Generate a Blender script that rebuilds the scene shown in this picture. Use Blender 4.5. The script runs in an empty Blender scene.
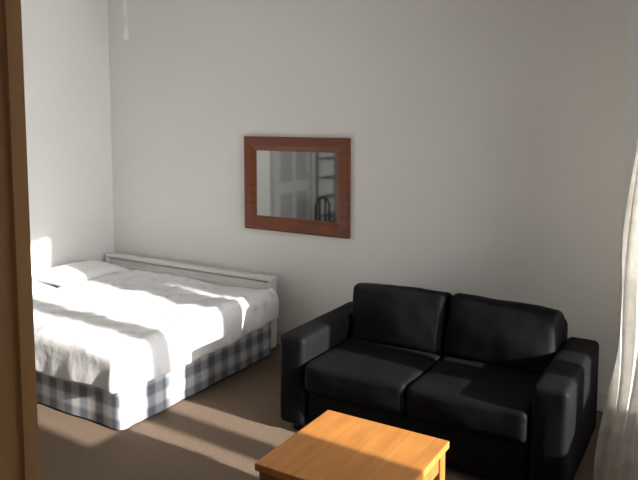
import bpy, bmesh, math, random
from mathutils import Vector, Matrix, noise
random.seed(4)
S = bpy.context.scene
C = S.collection
S.view_settings.view_transform = 'Standard'
S.view_settings.look = 'None'
PI = math.pi

# ------------------------------------------------------------------ materials
def mat(name, col, rough=0.6, var=0.08, vscale=6.0, bump=0.0, bscale=60.0, spec=0.5, metal=0.0, stretch=(1,1,1), col2=None, coat=0.0, bdist=0.01):
    m = bpy.data.materials.new(name); m.use_nodes = True
    nt = m.node_tree; b = nt.nodes['Principled BSDF']
    tc = nt.nodes.new('ShaderNodeTexCoord'); mp = nt.nodes.new('ShaderNodeMapping')
    mp.inputs['Scale'].default_value = stretch
    nt.links.new(tc.outputs['Object'], mp.inputs['Vector'])
    n = nt.nodes.new('ShaderNodeTexNoise'); n.inputs['Scale'].default_value = vscale; n.inputs['Detail'].default_value = 5
    nt.links.new(mp.outputs['Vector'], n.inputs['Vector'])
    r = nt.nodes.new('ShaderNodeValToRGB')
    c2 = col2 if col2 else tuple(max(0, c*(1-var*2)) for c in col)
    r.color_ramp.elements[0].position = 0.3; r.color_ramp.elements[1].position = 0.7
    r.color_ramp.elements[0].color = (*c2, 1); r.color_ramp.elements[1].color = (*col, 1)
    nt.links.new(n.outputs['Fac'], r.inputs['Fac']); nt.links.new(r.outputs['Color'], b.inputs['Base Color'])
    b.inputs['Roughness'].default_value = rough; b.inputs['Metallic'].default_value = metal
    b.inputs['Specular IOR Level'].default_value = spec
    b.inputs['Coat Weight'].default_value = coat
    if bump:
        n2 = nt.nodes.new('ShaderNodeTexNoise'); n2.inputs['Scale'].default_value = bscale; n2.inputs['Detail'].default_value = 4
        nt.links.new(mp.outputs['Vector'], n2.inputs['Vector'])
        bp = nt.nodes.new('ShaderNodeBump'); bp.inputs['Strength'].default_value = bump; bp.inputs['Distance'].default_value = bdist
        nt.links.new(n2.outputs['Fac'], bp.inputs['Height']); nt.links.new(bp.outputs['Normal'], b.inputs['Normal'])
    m['ramp'] = r.name
    return m

M = {}
M['wall'] = mat('wall_paint', (0.775,0.768,0.750), 0.9, 0.01, 2.0, 0.05, 90)
M['ceil'] = mat('ceiling_paint', (0.82,0.82,0.80), 0.9, 0.01)
M['carpet'] = mat('carpet_pile', (0.185,0.135,0.098), 0.95, 0.12, 90, 0.5, 260, 0.1)
M['trim'] = mat('white_gloss_paint', (0.80,0.80,0.78), 0.4, 0.02)
M['door'] = mat('grey_white_door_paint', (0.55,0.55,0.54), 0.5, 0.04)
M['panel'] = mat('grey_door_panel_paint', (0.40,0.40,0.395), 0.5, 0.04)
M['rack'] = mat('grey_rack_paint', (0.26,0.26,0.265), 0.5, 0.04)
M['leather'] = mat('black_leather', (0.0065,0.0065,0.0075), 0.6, 0.1, 4, 0.12, 9, 0.085, bdist=.02)
M['foot'] = mat('dark_plastic', (0.02,0.018,0.016), 0.5)
M['cherry'] = mat('red_brown_wood', (0.20,0.056,0.018), 0.45, 0.2, 5, 0.05, 60, stretch=(1,1,6))
M['cloth'] = mat('white_cotton', (0.86,0.86,0.86), 0.9, 0.02, 9, 0.25, 25, 0.2)
M['mattress'] = mat('mattress_cloth', (0.8,0.8,0.78), 0.9, 0.03)
M['black'] = mat('black_stained_wood', (0.03,0.028,0.028), 0.5)
M['steel'] = mat('brushed_steel', (0.6,0.6,0.6), 0.35, metal=1.0)
M['cord'] = mat('white_cord', (0.88,0.88,0.86), 0.6)
M['wardrobe'] = mat('tan_wood_veneer', (0.50,0.275,0.118), 0.6, 0.06, 3, 0.03, 40, stretch=(6,6,0.5), spec=.15)

def mathn(nt, op, a, bb=None):
    n = nt.nodes.new('ShaderNodeMath'); n.operation = op
    for i, v in enumerate((a, bb)):
        if v is None: continue
        if isinstance(v, (int, float)): n.inputs[i].default_value = v
        else: nt.links.new(v, n.inputs[i])
    return n.outputs[0]
def pine():
    m = mat('honey_pine', (0.46,0.200,0.048), 0.36, 0.12, 4, 0.05, 30, stretch=(5,1,5), col2=(0.34,0.135,0.030), spec=.45)
    nt = m.node_tree; b = nt.nodes['Principled BSDF']; r = nt.nodes[m['ramp']]
    tc = nt.nodes.new('ShaderNodeTexCoord'); sx = nt.nodes.new('ShaderNodeSeparateXYZ')
    nt.links.new(tc.outputs['Object'], sx.inputs[0])
    f = mathn(nt, 'FRACT', mathn(nt, 'MULTIPLY', sx.outputs['X'], 1/0.115))
    g = mathn(nt, 'MULTIPLY', mathn(nt, 'LESS_THAN', f, .04), .5)
    mx = nt.nodes.new('ShaderNodeMixRGB'); mx.blend_type = 'MULTIPLY'; mx.inputs['Color2'].default_value = (0.7,0.6,0.5,1)
    nt.links.new(g, mx.inputs['Fac']); nt.links.new(r.outputs['Color'], mx.inputs['Color1'])
    nt.links.new(mx.outputs[0], b.inputs['Base Color'])
    return m
M['pine_top'] = pine()
M['pine'] = mat('honey_pine_plain', (0.33,0.135,0.036), 0.45, 0.12, 5, 0.03, 50, stretch=(8,8,1), spec=.3)

def gingham():
    m = bpy.data.materials.new('blue_grey_check_cloth'); m.use_nodes = True
    nt = m.node_tree; b = nt.nodes['Principled BSDF']; b.inputs['Roughness'].default_value = 0.9
    tc = nt.nodes.new('ShaderNodeTexCoord'); sx = nt.nodes.new('ShaderNodeSeparateXYZ')
    nt.links.new(tc.outputs['Object'], sx.inputs[0])
    h = mathn(nt, 'ADD', sx.outputs['X'], sx.outputs['Y'])
    per = 0.135
    def soft_stripe(c):
        w = mathn(nt, 'SINE', mathn(nt, 'MULTIPLY', c, 2*PI/per))
        n = nt.nodes.new('ShaderNodeMapRange'); n.inputs['From Min'].default_value = -.5; n.inputs['From Max'].default_value = .5
        nt.links.new(w, n.inputs['Value']); return n.outputs[0]
    k = mathn(nt, 'MULTIPLY', mathn(nt, 'ADD', soft_stripe(h), soft_stripe(mathn(nt, 'ADD', sx.outputs['Z'], .0))), 0.5)
    r = nt.nodes.new('ShaderNodeValToRGB')
    r.color_ramp.elements[0].color = (0.72,0.73,0.75,1); r.color_ramp.elements[1].color = (0.16,0.18,0.225,1)
    e = r.color_ramp.elements.new(0.5); e.color = (0.38,0.405,0.45,1)
    nt.links.new(k, r.inputs['Fac']); nt.links.new(r.outputs['Color'], b.inputs['Base Color'])
    return m
M['check'] = gingham()

def duvet_mat():
    m = mat('white_duvet_cotton', (0.82,0.825,0.835), 0.9, 0.01, 9, 0.3, 18, 0.2)
    nt = m.node_tree; b = nt.nodes['Principled BSDF']; r = nt.nodes[m['ramp']]
    tc = nt.nodes.new('ShaderNodeTexCoord')
    v = nt.nodes.new('ShaderNodeTexVoronoi'); v.inputs['Scale'].default_value = 10
    nt.links.new(tc.outputs['Object'], v.inputs['Vector'])
    n = nt.nodes.new('ShaderNodeTexNoise'); n.inputs['Scale'].default_value = 30
    nt.links.new(tc.outputs['Object'], n.inputs['Vector'])
    ad = nt.nodes.new('ShaderNodeMath'); ad.operation = 'MULTIPLY_ADD'; ad.inputs[1].default_value = 0.5
    nt.links.new(n.outputs['Fac'], ad.inputs[0]); nt.links.new(v.outputs['Distance'], ad.inputs[2])
    rr = nt.nodes.new('ShaderNodeValToRGB'); rr.color_ramp.elements[0].position = 0.34; rr.color_ramp.elements[1].position = 0.66
    rr.color_ramp.elements[0].color = (0.76,0.76,0.79,1); rr.color_ramp.elements[1].color = (1,1,1,1)
    nt.links.new(ad.outputs[0], rr.inputs['Fac'])
    mx = nt.nodes.new('ShaderNodeMixRGB'); mx.blend_type = 'MULTIPLY'; mx.inputs['Fac'].default_value = 0.8
    nt.links.new(r.outputs['Color'], mx.inputs['Color1']); nt.links.new(rr.outputs['Color'], mx.inputs['Color2'])
    nt.links.new(mx.outputs[0], b.inputs['Base Color'])
    return m
M['duvet'] = duvet_mat()

def mirror_mat():
    m = bpy.data.materials.new('mirror_glass'); m.use_nodes = True
    b = m.node_tree.nodes['Principled BSDF']
    b.inputs['Base Color'].default_value = (0.47,0.48,0.47,1); b.inputs['Metallic'].default_value = 1; b.inputs['Roughness'].default_value = 0.04
    return m
M['mirror'] = mirror_mat()
def pane_mat():
    m = bpy.data.materials.new('window_glass'); m.use_nodes = True
    nt = m.node_tree; nt.nodes.clear()
    o = nt.nodes.new('ShaderNodeOutputMaterial'); t = nt.nodes.new('ShaderNodeBsdfTransparent'); g = nt.nodes.new('ShaderNodeBsdfGlossy')
    g.inputs['Roughness'].default_value = 0.02
    x = nt.nodes.new('ShaderNodeMixShader'); x.inputs[0].default_value = 0.06
    nt.links.new(t.outputs[0], x.inputs[1]); nt.links.new(g.outputs[0], x.inputs[2]); nt.links.new(x.outputs[0], o.inputs[0])
    return m
M['pane'] = pane_mat()
def curtain_mat():
    m = mat('cream_curtain_cloth', (0.90,0.88,0.83), 0.9, 0.16, 14, 0.1, 60, 0.1, col2=(.68,.66,.62))
    nt = m.node_tree; b = nt.nodes['Principled BSDF']; o = nt.nodes['Material Output']
    t = nt.nodes.new('ShaderNodeBsdfTranslucent'); t.inputs[0].default_value = (0.70,0.66,0.60,1)
    x = nt.nodes.new('ShaderNodeMixShader'); x.inputs[0].default_value = 0.5
    nt.links.new(nt.nodes[m['ramp']].outputs[0], t.inputs[0])
    nt.links.new(b.outputs[0], x.inputs[1]); nt.links.new(t.outputs[0], x.inputs[2]); nt.links.new(x.outputs[0], o.inputs[0])
    return m
M['curtain'] = curtain_mat()

# ------------------------------------------------------------------ helpers
def obj(name, bm, m, parent=None, smooth=False, loc=(0,0,0), label=None):
    bmesh.ops.recalc_face_normals(bm, faces=bm.faces)
    me = bpy.data.meshes.new(name); bm.to_mesh(me); bm.free()
    if smooth:
        for p in me.polygons: p.use_smooth = True
    me.materials.append(m)
    o = bpy.data.objects.new(name, me); C.objects.link(o); o.location = loc
    if parent: o.parent = parent
    if label: o['label'] = label
    return o
def thing(name, label, cat, loc=(0,0,0), rotz=0, group=None):
    o = bpy.data.objects.new(name, None); C.objects.link(o); o.empty_display_size = 0.1
    o.location = loc; o.rotation_euler = (0,0,rotz); o['label'] = label; o['category'] = cat
    if group: o['group'] = group
    return o
def tag(o, label, cat, group=None):
    o['label'] = label; o['category'] = cat
    if group: o['group'] = group
    return o
def struct(o, label=None):
    o['kind'] = 'structure'
    if label: o['label'] = label
    return o
def box(bm, x0, x1, y0, y1, z0, z1, bev=0.0, T=None):
    r = bmesh.ops.create_cube(bm, size=1.0)
    vs = r['verts']
    for v in vs:
        v.co = Vector((x0+(v.co.x+.5)*(x1-x0), y0+(v.co.y+.5)*(y1-y0), z0+(v.co.z+.5)*(z1-z0)))
    if bev:
        es = {e for v in vs for e in v.link_edges}
        rr = bmesh.ops.bevel(bm, geom=list(es), offset=bev, segments=2, affect='EDGES', profile=0.6)
        vs = list({v for f in rr['faces'] for v in f.verts} | {v for v in vs if v.is_valid})
    if T is not None:
        for v in vs: v.co = T @ v.co
    return bm
def tube(bm, pts, r, n=10):
    rings = []
    for i, p in enumerate(pts):
        p = Vector(p); a = Vector(pts[max(0,i-1)]); b = Vector(pts[min(len(pts)-1,i+1)])
        d = (b-a).normalized(); up = Vector((0,0,1)) if abs(d.z) < .9 else Vector((1,0,0))
        s = d.cross(up).normalized(); t = d.cross(s)
        rr = r[i] if isinstance(r, (list,tuple)) else r
        rings.append([bm.verts.new(p + s*math.cos(2*PI*k/n)*rr + t*math.sin(2*PI*k/n)*rr) for k in range(n)])
    for i in range(len(rings)-1):
        for k in range(n):
            bm.faces.new((rings[i][k], rings[i][(k+1)%n], rings[i+1][(k+1)%n], rings[i+1][k]))
    bm.faces.new(rings[0][::-1]); bm.faces.new(rings[-1])
    return bm
def soft(cx, cy, cz, w, d, h, r, bul=(0,0,0), wr=0.0, seed=0, n=18, T=None, sc=5.0, crease=0.0):
    """rounded, puffed block"""
    bm = bmesh.new(); hx, hy, hz = w/2, d/2, h/2; H = (hx,hy,hz)
    ts = [-math.cos(PI*i/n) for i in range(n+1)]
    cache = {}
    def vert(p):
        key = tuple(round(c,5) for c in p)
        if key in cache: return cache[key]
        q = Vector((p[0]*hx, p[1]*hy, p[2]*hz))
        inn = Vector([max(-(H[i]-r), min(H[i]-r, q[i])) for i in range(3)])
        dd = q-inn
        pos = inn + dd.normalized()*r if dd.length > 1e-9 else q
        a = [pos[i]/H[i] for i in range(3)]
        e = [max(0,1-x*x) for x in a]
        pos.x += bul[0]*a[0]*e[1]*e[2]; pos.y += bul[1]*a[1]*e[0]*e[2]; pos.z += bul[2]*a[2]*e[0]*e[1]
        if wr:
            nv = noise.noise_vector((pos*sc)+Vector((seed*7.3,seed*3.1,seed)))
            nv2 = noise.noise_vector((pos*sc*2.7)+Vector((seed*2.3,seed*5.1,seed)))
            base = pos.copy()
            pos += nv*wr + nv2*wr*0.35
            if crease:
                c = abs(noise.noise(Vector((base.x*4+base.z*9+seed, base.y*9, base.z*14-base.x*5))))
                pos -= (dd.normalized() if dd.length > 1e-9 else Vector((0,0,0)))*crease*math.exp(-(c/.07)**2)
        pos += Vector((cx,cy,cz))
        if T is not None: pos = T @ pos
        v = bm.verts.new(pos); cache[key] = v; return v
    for ax in range(3):
        for sg in (-1,1):
            for i in range(n):
                for j in range(n):
                    f = []
                    for (a,b) in ((i,j),(i+1,j),(i+1,j+1),(i,j+1)):
                        p = [0,0,0]; p[ax] = sg; p[(ax+1)%3] = ts[a]; p[(ax+2)%3] = ts[b]
                        f.append(vert(p))
                    try: bm.faces.new(f)
                    except ValueError: pass
    return bm

# ------------------------------------------------------------------ room
YW = 4.21; XL = -4.73; XR = 1.35; YF = -0.14; ZC = 2.95
SX, SY = -0.50, 4.21
dl = Vector((1.85,-3.02)); WL = dl.length; dl.normalize()
ang = math.atan2(dl.y, dl.x)
WT = Matrix.Translation((SX,SY,0)) @ Matrix.Rotation(ang, 4, 'Z')   # local +y = outside
bm = bmesh.new(); box(bm, XL-.12, XR+.12, YF-.12, YW+.12, -.1, 0); struct(obj('floor', bm, M['carpet']), 'brown carpet floor')
bm = bmesh.new(); box(bm, XL-.12, XR+.12, YF-.12, YW+.12, ZC, ZC+.1); struct(obj('ceiling', bm, M['ceil']))
bm = bmesh.new(); box(bm, XL-.12, SX, YW, YW+.12, 0, ZC); struct(obj('wall_back', bm, M['wall']))
bm = bmesh.new(); box(bm, XL-.12, XL, YF-.12, YW, 0, ZC); struct(obj('wall_left', bm, M['wall']))
bm = bmesh.new(); box(bm, XL, XR+.12, YF-.12, YF, 0, ZC); struct(obj('wall_front', bm, M['wall']))
ws0, ws1, wz0, wz1 = 0.80, 2.53, 0.50, 2.42
bm = bmesh.new()
box(bm, 0, ws0, 0, .14, 0, ZC, T=WT); box(bm, ws1, WL+.05, 0, .14, 0, ZC, T=WT)
box(bm, ws0, ws1, 0, .14, 0, wz0, T=WT); box(bm, ws0, ws1, 0, .14, wz1, ZC, T=WT)
struct(obj('wall_right', bm, M['wall']), 'angled window wall')
bm = bmesh.new(); box(bm, XR, XR+.12, YF, SY-3.02, 0, ZC); struct(obj('wall_side', bm, M['wall']))
def lw(bm, *a, **k): return box(bm, *a, T=WT, **k)
win = bmesh.new()
lw(win, ws0, ws0+.05, .05, .11, wz0, wz1); lw(win, ws1-.05, ws1, .05, .11, wz0, wz1)
lw(win, ws0, ws1, .05, .11, wz0, wz0+.05); lw(win, ws0, ws1, .05, .11, wz1-.05, wz1)
mid = 1.90
lw(win, mid-.09, mid+.09, .05, .11, wz0, wz1)
wo = struct(obj('window_1', win, M['trim']))
bm = bmesh.new(); lw(bm, ws0, ws1, .075, .08, wz0, wz1); obj('pane', bm, M['pane'], wo)
bm = bmesh.new(); lw(bm, ws0-.05, ws1+.05, -.05, .05, wz0-.03, wz0); obj('window_sill', bm, M['trim'], wo)
bm = bmesh.new(); box(bm, XL, SX, YW-.018, YW, 0, .12, .004); struct(obj('baseboard_back', bm, M['trim']))
bm = bmesh.new(); box(bm, XL, XL+.018, 1.80, YW-.02, 0, .12, .004); struct(obj('baseboard_left', bm, M['trim']))
bm = bmesh.new(); box(bm, .02, WL-.02, -.018, 0, 0, .12, .004, T=WT); struct(obj('baseboard_right', bm, M['trim']))
# door in the left wall (seen in the mirror)
DY = .50
bm = bmesh.new(); box(bm, XL, XL+.03, .36+DY, 1.14+DY, .01, 2.02, .004)
do = struct(obj('door_1', bm, M['door']))
for (a,b) in ((.45,.71),(.79,1.05)):
    for (c,d) in ((.18,.80),(.95,1.88)):
        bm = bmesh.new(); box(bm, XL+.028, XL+.036, a+DY, b+DY, c, d, .004); obj('door_panel', bm, M['panel'], do)
bm = bmesh.new()
box(bm, XL, XL+.055, .27+DY, .35+DY, 0, 2.12, .006); box(bm, XL, XL+.055, 1.15+DY, 1.23+DY, 0, 2.12, .006); box(bm, XL, XL+.055, .35+DY, 1.15+DY, 2.03, 2.12, .006)
obj('door_frame', bm, M['door'], do)
bm = bmesh.new(); tube(bm, [(XL+.04,.41+DY,1.0),(XL+.09,.41+DY,1.0)], .012); tube(bm, [(XL+.09,.40+DY,1.0),(XL+.09,.51+DY,1.0)], .01)
obj('door_handle', bm, M['steel'], do, True)

# open rack beside the door (seen in the mirror)
rk = thing('shelf_rack', 'tall grey ladder-like rack, seen only reflected at the right of the mirror', 'rack', (-4.56,.43,0))
for sx in (-.14,.14):
    for sy in (-.25,.25):
        bm = bmesh.new(); box(bm, sx-.014, sx+.014, sy-.014, sy+.014, 0, 1.78); obj('post', bm, M['rack'], rk)
for k in range(7):
    z = .16+k*.26
    bm = bmesh.new()
    for q in range(4): box(bm, -.126+q*.07, -.086+q*.07, -.236, .236, z-.010, z+.010)
    obj('shelf', bm, M['rack'], rk)

# ------------------------------------------------------------------ bed
BX0, BX1, BY0, BY1 = -4.70, -2.80, 2.51, 3.98
bc = Vector(((BX0+BX1)/2, (BY0+BY1)/2, 0)); bw, bd = (BX1-BX0)/2, (BY1-BY0)/2
bed = thing('bed', 'double bed with blue-grey checked valance and white side panel in the corner', 'bed', bc)
bm = bmesh.new(); box(bm, -bw+.02, bw-.03, -bd+.03, bd-.02, .05, .27, .02); obj('bed_base', bm, M['mattress'], bed)
bm = bmesh.new()
def perim(s, hx, hy, r):
    pts = [((-hx+r,-hy),(1,0)),((hx,-hy+r),(0,1)),((hx-r,hy),(-1,0)),((-hx,hy-r),(0,-1))]
    lens = [2*(hx-r),2*(hy-r),2*(hx-r),2*(hy-r)]
    for i in range(4):
        if s <= lens[i]:
            p, d = pts[i]; return (p[0]+d[0]*s, p[1]+d[1]*s), (d[1], -d[0])
        s -= lens[i]; q = PI/2*r
        if s <= q:
            a0 = -PI/2 + i*PI/2 + s/r
            cxy = [(hx-r,-hy+r),(hx-r,hy-r),(-hx+r,hy-r),(-hx+r,-hy+r)][i]
            return (cxy[0]+r*math.cos(a0), cxy[1]+r*math.sin(a0)), (math.cos(a0), math.sin(a0))
        s -= q
    p, d = pts[0]; return p, (d[1], -d[0])
PL = 2*2*(bw-.04)+2*2*(bd-.04)+2*PI*.04
NP, NZ = 420, 7
rows = []
for k in range(NZ+1):
    row = []
    for i in range(NP):
        s = PL*i/NP; p, nn = perim(s, bw-.005, bd-.005, .035)
        w = (0.001+.003*(1-k/NZ))*math.sin(s*2*PI/.41+math.sin(s*3))
        row.append(bm.verts.new((p[0]+nn[0]*w, p[1]+nn[1]*w, .012+.298*k/NZ)))
    rows.append(row)
for k in range(NZ):
    for i in range(NP): bm.faces.new((rows[k][i], rows[k][(i+1)%NP], rows[k+1][(i+1)%NP], rows[k+1][i]))
v = obj('valance', bm, M['check'], bed, True, label='blue-grey and white checked valance')
obj('mattress', soft(0,0,.355, 2*bw-.03, 2*bd-.03, .17, .05), M['mattress'], bed, True)
for sx in (-1,1):
    for sy in (-1,1):
        bm = bmesh.new(); tube(bm, [(sx*(bw-.12), sy*(bd-.12), 0),(sx*(bw-.12), sy*(bd-.12), .06)], .025); obj('foot', bm, M['foot'], bed)
bm = bmesh.new(); box(bm, -bw+.02, bw-.09, bd+.10, bd+.15, .06, .505, .006)
box(bm, -bw+.1, bw-.18, bd+.09, bd+.10, .16, .46, .003)
obj('side_panel', bm, M['trim'], bed, label='low white panel along the wall')
bm = bmesh.new(); box(bm, -bw+.01, bw-.08, bd+.085, bd+.17, .515, .545, .01); obj('top_rail', bm, M['trim'], bed, label='white top rail')
for sx in (-bw+.03, bw-.10):
    bm = bmesh.new(); box(bm, sx-.015, sx+.015, bd+.08, bd+.16, 0, .515, .005); obj('end_post', bm, M['trim'], bed)
for sx in (-bw+.5, bw-.5):
    bm = bmesh.new(); box(bm, sx-.03, sx+.03, bd-.04, bd+.105, .14, .20, .004); obj('bracket', bm, M['trim'], bed)

# duvet
def duvet():
    bm = bmesh.new()
    x0, x1, y0, y1 = -bw+.475, bw-.0, -bd, bd+.02
    top, r = .465, .07; hang = .205
    qx0, qx1, qy0, qy1 = x0, x1-r+.02, y0+r-.02, y1-.05
    nx, ny = 130, 130
    X0, X1 = x0, qx1+r*PI/2+hang-.05; Y0, Y1 = qy0-r*PI/2-hang+.05, y1
    grid = []
    for i in range(nx+1):
        row = []
        for j in range(ny+1):
            px = X0+(X1-X0)*i/nx; py = Y0+(Y1-Y0)*j/ny
            qx = min(px, qx1); qy = max(py, qy0)
            dx, dy = px-qx, py-qy; L = max(abs(dx), abs(dy)); D = math.hypot(dx,dy)
            ux, uy = (dx/D, dy/D) if D > 1e-9 else (0,0)
            if L < r*PI/2:
                a = L/r; out = r*math.sin(a); z = top - r*(1-math.cos(a)); h = 0
            else:
                h = (L-r*PI/2); out = r; z = top-r-h
            s = qx+qy + math.atan2(uy+1e-9, ux)*.12
            hf = min(1, h/.12)
            am = .35 if dx <= 0 else .75
            out += hf*(am*(.014*math.sin(s*14+1.3*math.sin(s*5)) + .005*math.sin(s*37)) + .010)
            # hem height varies: lowest near the front corner, lifting toward the wall
            if dx > 0: z += hf*(.008*math.sin(s*4.1+.6) + .035*max(0,(qy-qy0)/(qy1-qy0))**1.5)
            else: z += hf*.012*math.sin(s*5.1+.6)
            p = Vector((qx+ux*out, qy+uy*out, z))
            tf = 1-min(1, L/.10)
            w = Vector((px*2.2, py*2.2, 0.3))
            ht = .022*noise.noise(w) + .016*noise.noise(w*2.3+Vector((3,1,0))) + .014*abs(noise.noise(Vector((px*3.2+py*2.5, py*7.0-px*4, 1.7)))) + .005*noise.noise(w*6)
            p.z += ht*(.30+.70*tf) + .010*tf
            if abs(dx)<1e-6 and py > y1-.12: p.z -= (py-(y1-.12))**2*4
            if px < x0+.1: p.z -= (x0+.1-px)**2*1.2
            row.append(bm.verts.new(p))
        grid.append(row)
    for i in range(nx):
        for j in range(ny): bm.faces.new((grid[i][j],grid[i+1][j],grid[i+1][j+1],grid[i][j+1]))
    return bm
dv = obj('duvet', duvet(), M['duvet'], None, True, loc=bc)
sm = dv.modifiers.new('thick', 'SOLIDIFY'); sm.thickness = .012; sm.offset = 1
tag(dv, 'rumpled white duvet hanging over the foot of the bed', 'duvet')

def pillow_bm(seed):
    bm = bmesh.new(); n = 30; hx, hy, T = .235, .345, .085
    top = []; bot = []
    for sg, store in ((1,top),(-1,bot)):
        for i in range(n+1):
            row = []
            for j in range(n+1):
                a = -1+2*i/n; b = -1+2*j/n
                edge = i in (0,n) or j in (0,n)
                if sg == -1 and edge: row.append(top[i][j]); continue
                th = ((1-abs(a)**2.4)*(1-abs(b)**2.4))**.6
                x = a*hx*(1-.06*(1-b*b)*abs(a)**3); y = b*hy*(1-.05*(1-a*a)*abs(b)**3)
                z = sg*T*th*(1 if sg>0 else .35) + .014*noise.noise(Vector((a*3+seed, b*3, sg)))*th
                row.append(bm.verts.new((x,y,z)))
            store.append(row)
    for st in (top, bot):
        for i in range(n):
            for j in range(n): bm.faces.new((st[i][j],st[i+1][j],st[i+1][j+1],st[i][j+1]))
    return bm
for k, (x,y,z,rx,ry,rz,lb) in enumerate([(-4.455,3.60,.478,0,.03,.01,'white pillow by the back wall, farther of the two bed pillows'),
                                  (-4.455,2.88,.478,0,.03,-.01,'white pillow partly behind the wooden wardrobe, nearer of the two bed pillows')]):
    p = obj('pillow', pillow_bm(k*5), M['cloth'], None, True, loc=(x,y,z)); p.rotation_euler = (rx,ry,rz)
    tag(p, lb, 'pillow', 'pillows on the bed')

# ------------------------------------------------------------------ sofa
sofa = thing('sofa', 'black leather two-seat sofa below and right of the mirror', 'sofa', (-1.31,3.43,0))
LE = M['leather']
obj('base', soft(0,-.0,.155, 1.22,.82,.23,.03,(0,.004,0),.004,1), LE, sofa, True)
for s in (-1,1):
    obj('arm', soft(s*.69,-.015,.30, .165,.83,.50,.028,(.004,.006,.005),.003,2+s,n=26), LE, sofa, True)
obj('backrest', soft(0,.32,.355, 1.22,.18,.62,.05,(0,.01,.006),.006,5), LE, sofa, True)
for s in (-1,1):
    obj('seat_cushion', soft(s*.302,-.165,.343, .602,.56,.16,.034,(.0,.008,.008),.005,7+s,n=34,crease=.001), LE, sofa, True)
for s in (-1,1):
    T = Matrix.Translation((s*.303,.135,.40)) @ Matrix.Rotation(math.radians(-14),4,'X') @ Matrix.Rotation(math.radians(s*1.5),4,'Y')
    obj('back_cushion', soft(0,0,.166, .60,.17,.36,.042,(.0,.026,.008),.008,11+s*2,n=34,T=T,crease=.001), LE, sofa, True)
for sx in (-1,1):
    for sy in (-.36,.34):
        bm = bmesh.new(); tube(bm, [(sx*.69,sy,0),(sx*.69,sy,.065)], [.022,.03], 12); obj('foot', bm, M['foot'], sofa, True)

# ------------------------------------------------------------------ coffee table
tb = thing('coffee_table', 'low honey-coloured pine coffee table in front of the black sofa', 'table', (-1.185,2.23,0))
hx, hy = .285, .275
bm = bmesh.new(); box(bm, -hx, hx, -hy, hy, .42, .45, .005); obj('tabletop', bm, M['pine_top'], tb)
bm = bmesh.new()
box(bm, -hx+.06, hx-.06, -hy+.02, -hy+.04, .34, .42); box(bm, -hx+.06, hx-.06, hy-.04, hy-.02, .34, .42)
box(bm, -hx+.02, -hx+.04, -hy+.06, hy-.06, .34, .42); box(bm, hx-.04, hx-.02, -hy+.06, hy-.06, .34, .42)
obj('apron', bm, M['pine'], tb)
for sx in (-1,1):
    for sy in (-1,1):
        bm = bmesh.new(); cx, cy = sx*(hx-.04), sy*(hy-.04)
        box(bm, cx-.028, cx+.028, cy-.028, cy+.028, 0, .42, .004); obj('leg', bm, M['pine'], tb)
bm = bmesh.new(); box(bm, -hx+.03, hx-.03, -hy+.03, hy-.03, .13, .15, .003); obj('lower_shelf', bm, M['pine_top'], tb)

# ------------------------------------------------------------------ wall mirror
mx0, mx1, mz0, mz1 = -3.215, -2.285, .885, 1.605
mr = thing('wall_mirror', 'rectangular mirror in a wide red-brown wooden frame on the wall', 'mirror', ((mx0+mx1)/2, YW, (mz0+mz1)/2))
bm = bmesh.new(); w, h = (mx1-mx0)/2, (mz1-mz0)/2
prof = [(0,-.001),(0,.03),(.012,.036),(.07,.030),(.095,.020),(.108,.014),(.108,-.001)]
rings = []
for ins, dep in prof:
    rings.append([bm.verts.new((sx*(w-ins), -dep, sz*(h-ins))) for sx,sz in ((-1,-1),(1,-1),(1,1),(-1,1))])
for i in range(len(rings)):
    a, b = rings[i], rings[(i+1)%len(rings)]
    for k in range(4): bm.faces.new((a[k],a[(k+1)%4],b[(k+1)%4],b[k]))
obj('frame', bm, M['cherry'], mr)
bm = bmesh.new(); box(bm, -w+.10, w-.10, -.012, -.004, -h+.10, h-.10); obj('mirror_glass', bm, M['mirror'], mr)

# ------------------------------------------------------------------ wardrobe at the left edge
wx1, wy1 = -.79, .560
wd = thing('wardrobe', 'tall tan wooden wardrobe edge cut off at the left of the photo', 'wardrobe', (wx1-.5, .22, 0))
D0, D1 = YF+.01-.22, wy1-.22
bm = bmesh.new()
box(bm, -.5, -.48, D0, D1-.022, .06, 2.12); box(bm, .48, .494, D0, D1-.022, .06, 2.12)
box(bm, -.48, .48, D0, D0+.01, .06, 2.12); box(bm, -.48, .48, D0, D1-.022, .06, .08); box(bm, -.48, .48, D0, D1-.022, 2.10, 2.12)
box(bm, -.48, .48, D0+.01, D1-.06, 1.75, 1.77)
obj('body', bm, M['wardrobe'], wd)
bm = bmesh.new(); box(bm, -.49, .49, D0, D1-.04, 0, .06); obj('plinth', bm, M['wardrobe'], wd)
bm = bmesh.new(); box(bm, -.505, .505, D0, D1+.01, 2.12, 2.16, .004); obj('cornice', bm, M['wardrobe'], wd)
for s in (-1,1):
    bm = bmesh.new(); a, b = sorted((s*.002, s*.5)); box(bm, a, b, D1-.022, D1, .065, 2.115)
    dd = obj('door', bm, M['wardrobe'], wd)
    bm = bmesh.new(); tube(bm, [(s*.05,D1,1.1),(s*.05,D1+.03,1.1),(s*.05,D1+.03,1.0),(s*.05,D1,1.0)], .006); obj('handle', bm, M['steel'], dd, True)

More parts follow.
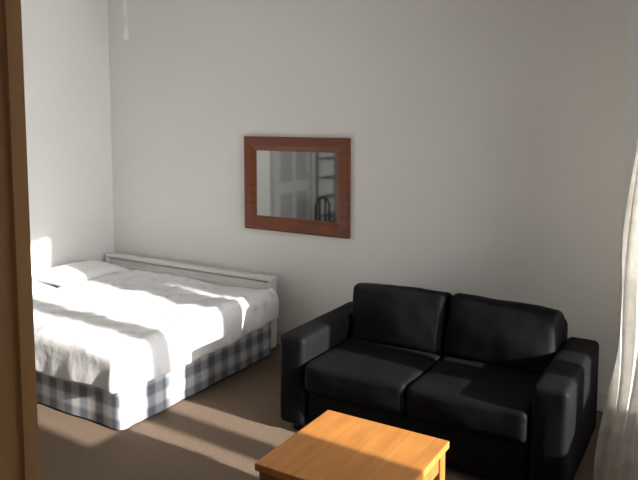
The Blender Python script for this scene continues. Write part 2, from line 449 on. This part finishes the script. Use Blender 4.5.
# ------------------------------------------------------------------ curtain and pole
def wp(s, o, z): 
    p = WT @ Vector((s, -o, z)); return p
bm = bmesh.new()
A = wp(.52,.09,0); B = wp(.95,.09,0)
q1b, q2b = Vector((-.445,3.28,0)), Vector((.02,3.12,0))
NU, NV = 160, 60; ZT = 2.66
g = []
for j in range(NV+1):
    z = .012+(ZT-.012)*j/NV; f = (1-z/ZT)**.85
    a = A.lerp(q1b, f); b = B.lerp(q2b, f); d = (b-a); nn = Vector((-d.y,d.x,0)).normalized()
    row = []
    for i in range(NU+1):
        t = i/NU
        amp = .019+.012*noise.noise(Vector((t*5,z*.8,0)))
        o = amp*math.sin(t*2*PI*7+1.6*noise.noise(Vector((t*3,z*1.8,2)))*2)
        side = .024*math.sin(z*5.5+1)*math.exp(-t*3)*(1-z/ZT)
        p = a+d*t+nn*o-d.normalized()*side; row.append(bm.verts.new((p.x,p.y,z)))
    g.append(row)
for j in range(NV):
    for i in range(NU): bm.faces.new((g[j][i],g[j][i+1],g[j+1][i+1],g[j+1][i]))
cu = obj('curtain', bm, M['curtain'], None, True)
tag(cu, 'cream full-length curtain hanging beside the right arm of the sofa', 'curtain')
pole = thing('curtain_pole', 'thin metal curtain pole above the window', 'curtain pole', wp(1.7,.09,2.68))
def rel(p): return tuple(p - wp(1.7,.09,2.68))
bm = bmesh.new(); tube(bm, [rel(wp(.46,.09,2.68)), rel(wp(2.95,.09,2.68))], .014); obj('pole', bm, M['steel'], pole, True)
for s in (.43,2.98):
    bm = bmesh.new(); bmesh.ops.create_uvsphere(bm, u_segments=12, v_segments=8, radius=.028, matrix=Matrix.Translation(rel(wp(s,.09,2.68)))); obj('finial', bm, M['steel'], pole, True)
for s in (.5,2.85):
    bm = bmesh.new(); tube(bm, [rel(wp(s,0.0,2.68)), rel(wp(s,.09,2.68))], .009); obj('bracket', bm, M['steel'], pole, True)

# ------------------------------------------------------------------ hanging cord near the corner
hc = thing('pull_cord', 'short white twisted cord hanging from the ceiling near the corner', 'cord', (-4.29,4.0,ZC))
bm = bmesh.new()
for ph in (0, PI):
    tube(bm, [(.010*math.cos(ph+k*.55), .010*math.sin(ph+k*.55), -.01-.0095*k) for k in range(48)], .008, 6)
obj('cord', bm, M['cord'], hc, True)
bm = bmesh.new(); tube(bm, [(0,0,-.44),(0,0,-.46),(0,0,-.52),(0,0,-.555),(0,0,-.565)], [.010,.018,.027,.025,.010], 14); obj('cord_pull', bm, M['cord'], hc, True)
bm = bmesh.new(); tube(bm, [(0,0,0),(0,0,-.012),(0,0,-.025)], [.045,.042,.015], 20); obj('ceiling_plate', bm, M['trim'], hc, True)

# ------------------------------------------------------------------ dark chair reflected in the mirror
ch = thing('dining_chair', 'dark chair with a rounded back, seen only reflected in the mirror', 'chair', (-4.20,1.18,0), math.radians(20))
obj('seat', soft(0,0,.42,.36,.36,.04,.018), M['black'], ch, True)
bm = bmesh.new(); pts = []
for k in range(25):
    a = PI*k/24; pts.append((-.16, .11*math.cos(a), .62+.12*math.sin(a)))
tube(bm, [(-.16,.11,.43)]+pts+[(-.16,-.11,.43)], .018, 8)
for y in (-.045,.045): tube(bm, [(-.16,y,.43),(-.16,y,.72)], .016, 6)
obj('backrest', bm, M['black'], ch, True)
for sx in (-1,1):
    for sy in (-1,1):
        bm = bmesh.new(); tube(bm, [(sx*.16,sy*.15,0),(sx*.13,sy*.13,.41)], [.013,.018], 10); obj('leg', bm, M['black'], ch, True)

# ------------------------------------------------------------------ lights
sd = bpy.data.lights.new('sun', 'SUN'); sd.energy = 19; sd.angle = math.radians(1.1); sd.color = (1.0,.945,.87)
so = bpy.data.objects.new('sun', sd); C.objects.link(so); so.location = (4,2,4)
so.rotation_euler = Vector((-1,.045,-.33)).to_track_quat('-Z','Y').to_euler()
ad = bpy.data.lights.new('window_fill', 'AREA'); ad.shape = 'RECTANGLE'; ad.size = 1.7; ad.size_y = 1.8; ad.energy = 56; ad.color = (1,.99,.98); ad.spread = math.radians(86)  # added fill lamp outside the window, boosts the skylight in the room
ao = bpy.data.objects.new('window_fill', ad); C.objects.link(ao); ao.location = WT @ Vector((1.75,.30,1.5))
ao.rotation_euler = Vector((-1,-.10,.04)).to_track_quat('-Z','Y').to_euler()
w = bpy.data.worlds.new('sky'); S.world = w; w.use_nodes = True
bg = w.node_tree.nodes['Background']; bg.inputs[0].default_value = (.88,.93,1,1); bg.inputs[1].default_value = 1.15

# ------------------------------------------------------------------ camera
cd = bpy.data.cameras.new('camera'); co = bpy.data.objects.new('camera', cd); C.objects.link(co)
cd.sensor_width = 36; cd.lens = 673/638*36; cd.shift_y = -60/638; cd.clip_start = .02
co.location = (0,0,1.75); co.rotation_euler = (math.radians(90-5.3), 0, math.radians(31.2))
S.camera = co
